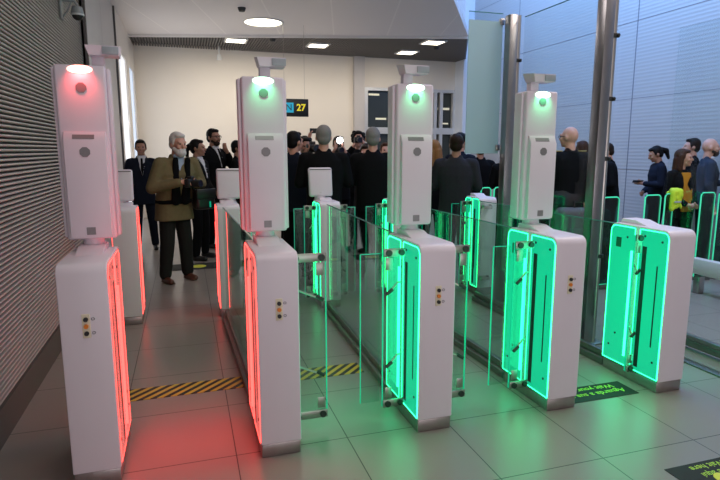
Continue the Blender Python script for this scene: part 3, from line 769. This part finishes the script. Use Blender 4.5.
def photo_camera(pos, rz, label, flash=False, sc=1., pitch=0.):
    t = empty('photo_camera', pos, label, 'camera', None, rz); t.scale = (sc, sc, sc); t.rotation_euler = (pitch, 0, rz)
    MB().box(-.07, .07, -.035, .035, -.05, .045, .012).box(-.03, .03, -.035, .03, .04, .075, .01).build('camera_body', BLACK, t)
    mb = MB(); mb.cyl((0, -.085, -.005), .042, .11, 'y', 20); mb.build('lens', BLACK, t)
    MB().cyl((0, -.141, -.005), .034, .004, 'y', 20).build('front_glass', mat_lens, t)
    if flash:
        f = MB().box(-.05, .05, -.03, .03, .075, .19, .008).build('flash_unit', BLACK, t)
        MB().ell((0, -.03, .135), (.045, .014, .045)).build('flash_tube', FLASHM, f)
    return t
mat_lens = mat('coated_lens', (.02, .02, .04), .05)
FLASHM = mat('firing_flash', (1, 1, 1), .3, emit=(1., .97, .95), estr=30.)
def phone(pos, rot, label):
    t = empty('phone', pos, label, 'phone'); t.rotation_euler = rot
    MB().box(-.075, .075, -.005, .005, -.037, .037, .004).build('phone_body', BLACK, t)
    MB().box(-.066, .066, .0045, .0062, -.032, .032).build('screen', mat_screen, t)
    MB().cyl((-.055, -.006, .02), .008, .004, 'y', 12).build('camera_lens', mat_lens, t)
mat_screen = mat('dim_phone_screen', (.05, .05, .06), .1, emit=(.25, .25, .3), estr=.4)

# old photographer in the red lane, seen from the front
P = person(-.15, 7.12, D(30), 1.83, 'white bearded old man in olive jacket operating a camera beyond the red lane', OLIVE, DKTR, SKINP, 'short', HAIRW,
           ((-.27, -.04, 1.13), (-.06, -.25, 1.20), (.85, -.3, .15)), ((-.27, -.06, 1.16), (-.09, -.27, 1.17), (.8, -.35, .1)), lean=.24, yaw=D(2), pitch=D(8), bsc=1.3, beard=HAIRW, shirt=SHIRTB, shoes=LEATHB, wide=1.12, bulky=1.18, hem=.74, voxel=.009, feet=.06)
r_ = P['root']; T_ = P['T']
c = MB(); loft(c, [(0, 0, .935, .214, .157), (0, 0, .985, .212, .155)], T_, 22); blob('belt_strap', c, .012, BLK, r_, 1)
c = MB(); 
for q in (-1, 1): cap(c, T_((q*.075, -.105, 1.45)), T_((q*.06, -.158, .98)), .036, .062, sx=1., sy=.6)
blob('dark_scarf', c, .012, BLK, r_, 1)
photo_camera(P['W'](T_((.02, -.30, 1.19))), D(30+20), 'black camera held by the white bearded old man', sc=1.05)
t = empty('shoulder_bag', P['W'](T_((.27, -.2, .98))), 'black camera bag hanging at the side of the white bearded old man', 'bag', None, D(30))
b = MB(); b.box(-.13, .13, -.07, .07, -.13, .12, .04, 3); b.build('bag_body', LEATHK, t); MB().box(-.135, .135, -.08, -.06, .0, .13, .012).build('flap', LEATHK, t)
MB().tube([(-.1, .04, .1), (-.18, .12, .35), (-.22, .2, .55)], .015).build('bag_strap', LEATHK, t)
MB().box(.03, .05, -.082, -.078, -.1, -.03).build('green_tag', GEDGE, t)

G1 = 'people standing behind the red lane'; G2 = 'press crowd behind the gates'; G3 = 'people along the right wall'
person(-.66, 9.6, D(5), 1.77, 'woman in dark uniform standing by the left wall, behind the old photographer', NAVY, NAVY, SKINT, 'bun', HAIRB, 'hang', 'back', shirt=SHIRT, tie=BLK, group=G1, hem=.74)
person(.185, 8.5, D(60), 1.76, 'dark haired woman in black seen in profile, just right of the old photographer', BLK, BLK, SKINT, 'pony', HAIRB, 'low', 'low', yaw=D(10), shirt=SHIRT, group=G1)
person(.47, 9.5, D(48), 1.95, 'bearded man with glasses in a dark suit, hand raised to his chin', BLK, BLK, SKINT, 'short', HAIRB, 'hang', 'face', yaw=D(-8), beard=STUB, shirt=SHIRT, tie=BLK, glasses=True, group=G1)
person(.84, 9.3, D(70), 1.76, 'dark clothed person half hidden behind the second front gate tower', BLK, BLK, SKINT, 'short', HAIRB, 'front', 'front', group=G1)
# central crowd, mostly from behind
person(1.335, 7.0, AWAY+D(-40), 1.84, 'man with black hair in dark suit, leftmost of the three suited men from behind', NAVY, BLK, SKIN, 'short', HAIRB, 'front', 'hang', yaw=D(-15), group=G2, shirt=SHIRT)
person(1.57, 6.4, AWAY+D(-12), 1.89, 'broad grey haired man in black suit, middle of the three suited men from behind', BLK, BLK, SKIN, 'short', HAIRG, 'front', 'front', wide=1.14, bulky=1.1, group=G2, face=False)
person(2.23, 6.55, AWAY+D(-16), 1.88, 'grey haired man in black suit from behind, beside the middle camera tower', BLK, BLK, SKIN, 'short', HAIRG, 'front', 'front', wide=1.1, bulky=1.08, group=G2, face=False)
P = person(1.59, 8.6, D(-10), 1.76, 'photographer behind the crowd raising a phone overhead with one arm', BLK, BLK, SKINP, 'short', HAIRD, 'hold', ((-.19, -.12, 1.58), (-.27, -.2, 1.78), (-.2, -.2, .9)), group=G2)
hp = P['hands']['L']; phone((hp.x+.06, hp.y-.03, hp.z+.02), (0, 0, D(-6)), 'black phone held up above the crowd below the N 27 sign')
P = person(1.62, 7.75, D(5), 1.80, 'dark hooded photographer with black camera left of the middle suited man', BLK, BLK, SKINT, 'curly', HAIRB, 'cam', 'cam', pitch=D(10), group=G2)
photo_camera(P['W']((.02, -.30, 1.60)), D(8), 'black camera held before the face of the dark hooded photographer', sc=1.2)
P = person(2.32, 8.5, D(-12), 1.82, 'photographer firing a flash between the two grey haired men', BLK, BLK, SKINP, 'short', HAIRD, 'cam', 'cam', group=G2)
photo_camera(P['W']((.0, -.30, 1.56)), D(-2), 'camera with firing white flash between the two grey haired men', flash=True, sc=1.05)
P = person(2.47, 7.55, D(-20), 1.70, 'photographer with dark fringe leaning in, right of the white flash', GREYW, BLK, SKINP, 'short', HAIRD, 'cam', 'cam', lean=.1, pitch=D(12), group=G2)
photo_camera(P['W']((.0, -.38, 1.50)), D(-10), 'black camera raised by the photographer right of the white flash')
P = person(2.87, 9.2, D(-14), 1.93, 'photographer with bushy black hair close to the grey haired man at right', BLK, BLK, SKINP, 'curly', HAIRB, 'cam', 'cam', group=G2)
photo_camera(P['W']((-.02, -.34, 1.62)), D(-6), 'black camera raised by the photographer with bushy black hair')
person(3.02, 8.25, D(-10), 1.72, 'person in rust top mostly hidden behind the middle camera tower', RUST, BLK, SKINP, 'short', BRN, 'hang', 'hang', group=G2)
person(3.2, 6.85, AWAY+D(-20), 1.74, 'blonde woman in black seen from behind, right of the middle camera tower', BLK, BLK, SKIN, 'long', BLOND, 'front', 'front', group=G2, face=False)
person(3.20, 6.2, AWAY+D(-34), 1.80, 'dark haired man in charcoal jacket from behind, right of the blonde woman', GREYW, BLK, SKINT, 'short', HAIRD, 'front', 'front', wide=1.12, bulky=1.08, group=G2, face=False)
person(3.78, 7.2, AWAY+D(-60), 1.85, 'dark haired man in profile behind the charcoal jacket, beside the frosted panel', NAVY, BLK, SKIN, 'short', HAIRB, 'front', 'front', group=G2, shirt=SHIRT)
P = person(4.5, 7.9, AWAY+D(-20), 1.74, 'person in dark jacket lifting both hands, farther back under the frosted panel', BLK, BLK, SKINT, 'short', HAIRD, 'hold', 'hold', group=G2)
person(4.42, 6.95, AWAY+D(-30), 1.70, 'dark clothed person directly below the frosted panel, seen from behind', BLK, BLK, SKINT, 'short', HAIRB, 'front', 'front', group=G2, face=False)
person(5.6, 8.6, D(-30), 1.72, 'person in rust clothing glimpsed between the farther post and fourth gate', RUST, BLK, SKIN, 'short', HAIRD, 'hang', 'hang', group=G2)
person(5.02, 7.05, AWAY+D(-20), 1.80, 'dark haired man with white collar just right of the fourth camera tower', BLK, BLK, SKIN, 'short', HAIRB, 'front', 'front', group=G3, shirt=SHIRT)
P = person(4.62, 5.9, AWAY+D(2), 1.90, 'bald man with glasses in dark uniform from behind, between the steel posts', BLK, BLK, SKINP, 'bald', HAIRG, 'hang', 'front', wide=1.12, bulky=1.1, glasses=True, yaw=D(20), group=G3)
c = MB()
for q in (-1, 1): c.box(q*.17-.05, q*.17+.05, -.035, .035, 1.475, 1.487, .004)
c.build('epaulettes', METALY, P['root'])
t = empty('travel_bag', (4.55, 5.5, 0), 'large grey travel bag standing before the bald man in uniform', 'bag', None, D(-20))
GB = smat('grey_bag_fabric', (.11, .105, .115)); MB().box(-.3, .3, -.14, .14, .06, .93, .06, 3).build('bag_body', GB, t)
for q in (-.22, .22): MB().cyl((q, 0, .04), .04, .05, 'x', 16).build('wheel', BLACK, t)
MB().box(-.22, .22, -.16, -.13, .25, .7, .015).build('front_pocket', GB, t)
MB().tube([(-.1, 0, .92), (-.1, 0, 1.0), (.1, 0, 1.0), (.1, 0, .92)], .012).build('handle', BLACK, t)
person(5.66, 6.95, AWAY+D(-10), 1.74, 'brown haired person behind the right shoulder of the bald uniformed man', BLK, BLK, SKIN, 'short', BRN, 'front', 'front', group=G3, face=False)
person(6.2, 6.9, AWAY+D(55), 1.72, 'man in black jacket right of the nearer steel post with lowered head', BLK, BLK, SKIN, 'short', HAIRD, 'low', 'low', pitch=D(16), lean=.12, group=G3)
P = person(7.05, 6.85, D(-118), 1.68, 'woman with black ponytail in dark uniform looking down at her phone', NAVY, NAVY, SKINT, 'pony', HAIRB, 'low', 'front', pitch=D(22), lean=.05, group=G3)
hp = P['hands']['L']; phone((hp.x-.03, hp.y-.04, hp.z+.02), (D(60), 0, D(-30)), 'black phone in the hand of the woman with black ponytail')
P = person(6.15, 5.62, D(2), 1.62, 'long haired woman in mustard top and black jacket, holding the yellow vest', BLK, BLK, SKIN, 'long', BRN, 'low', 'low', yaw=D(34), group=G3)
c = MB(); T_ = P['T']; pts = [(-.075, -.09, 1.44), (.075, -.09, 1.44), (.085, -.15, 1.2), (.085, -.145, .9), (-.085, -.145, .9), (-.085, -.15, 1.2)]
c.rings([[T_((a_, b_+.06, z_)) for a_, b_, z_ in pts], [T_((a_, b_-.006, z_)) for a_, b_, z_ in pts]], smooth=False); blob('mustard_top', c, .01, OCHRE, P['root'], 1)
person(7.22, 6.45, D(-125), 1.78, 'dark haired man in profile behind the woman in the mustard top', BLK, BLK, SKINP, 'short', HAIRB, 'hang', 'hang', group=G3)
person(6.92, 5.9, D(52), 1.77, 'bald bearded man in slate blue suit facing right at the right wall', NAVYSUIT, BLK, SKINP, 'bald', HAIRD, 'hang', 'front', beard=STUB, shirt=SHIRT, wide=1.05, group=G3)
person(7.1, 5.35, D(-120), 1.74, 'dark suited man cut by the right border, facing the bald bearded man', NAVYSUIT, BLK, SKIN, 'short', HAIRD, 'hang', 'front', shirt=SHIRTB, group=G3)
# yellow vest hung over the leaf
m, nt, b_ = nodes_of('fluorescent_vest'); b_.inputs['Base Color'].default_value = (.62, .80, .03, 1); b_.inputs['Roughness'].default_value = .7
t = empty('safety_vest', (5.54, 5.2, 1.1), 'fluorescent yellow safety vest draped over the glass leaf before the mustard top', 'vest'); t.scale = (.62, .8, .85); t.location.x = 5.62
c = MB(); random.seed(4)
cap(c, (-.09, -.045, .02), (.06, -.05, .03), .055, .05); cap(c, (-.1, -.05, .0), (-.12, -.055, -.2), .05, .045); cap(c, (.0, -.05, 0), (-.02, -.055, -.16), .06, .05); cap(c, (.07, -.045, .0), (.06, -.05, -.1), .045, .035); cap(c, (-.08, .05, 0), (-.05, .05, -.12), .04, .03); cap(c, (-.08, 0, .045), (.06, 0, .05), .04, .035)
for i in range(14): c.ell((random.uniform(-.13, .08), -.09, random.uniform(-.2, .03)), (.022, .016, .035), None, 8, 6)
blob('vest_cloth', c, .009, m, t, 1)
MB().box(-.14, .02, -.118, -.104, -.12, -.095, .004).build('reflective_band', mat('silver_band', (.6, .62, .6), .3, .4), t)
#ENDPEOPLE#
# ------------------------------------------------------------------ light
def area(name, loc, rot, sx, sy, e, col, spread=None):
    l = bpy.data.lights.new(name, 'AREA'); l.shape = 'RECTANGLE'; l.size = sx; l.size_y = sy; l.energy = e; l.color = col
    if spread: l.spread = math.radians(spread)
    o = bpy.data.objects.new(name, l); COL.objects.link(o); o.location = loc; o.rotation_euler = rot; return o
for (x, y) in ((1.1, 5.2), (.7, 1.4), (.9, -2.5), (1.8, 8.2)):
    area('ceiling_lamp', (x, y, 3.96), (0, 0, 0), 1.0, 1.0, 17, (1., .9, .86))
area('added_front_fill', (1.5, -4.6, .5), (math.radians(150), 0, 0), 7, 2.6, 190, (.98, .9, .98))  # made-up fill behind the camera, brightens ceiling and gate fronts
area('side_window_daylight', (-.98, 11.9, 1.9), (0, math.radians(-100), 0), 2.6, 3., 45, (1., .97, .95))
area('added_hall_fill', (2.9, 3.4, 4.5), (math.radians(20), 0, 0), 1.2, 1.2, 20, (1., .92, .9))  # unattached fill, added to lift the dim white faces of the second row
area('added_hall_fill', (5.0, 2.8, 4.7), (0, 0, 0), 1.6, 1.6, 75, (1., .86, .74))  # added fill, warms and brightens the floor and people at right
for (x, y) in ((1.2, 12.6), (4.3, 12.4)):
    area('added_wall_fill', (x, y, 3.6), (math.radians(18), 0, 0), 2.6, .6, 36, (1., .9, .76))  # extra wash beyond the square lamps, added to brighten the back wall
area('skylight', (4.9, 7.5, 6.9), (0, math.radians(-52), 0), 3, 9, 800, (.19, .45, 1.))
W = bpy.data.worlds.new('world'); S.world = W; W.use_nodes = True
W.node_tree.nodes['Background'].inputs[0].default_value = (1., .9, .88, 1); W.node_tree.nodes['Background'].inputs[1].default_value = .44
S.view_settings.view_transform = 'Standard'; S.view_settings.look = 'None'; S.view_settings.gamma = 1; S.view_settings.exposure = 0.
S.cycles.max_bounces = 8; S.cycles.transparent_max_bounces = 24; S.cycles.sample_clamp_indirect = 4
S.cycles.caustics_reflective = False; S.cycles.caustics_refractive = False
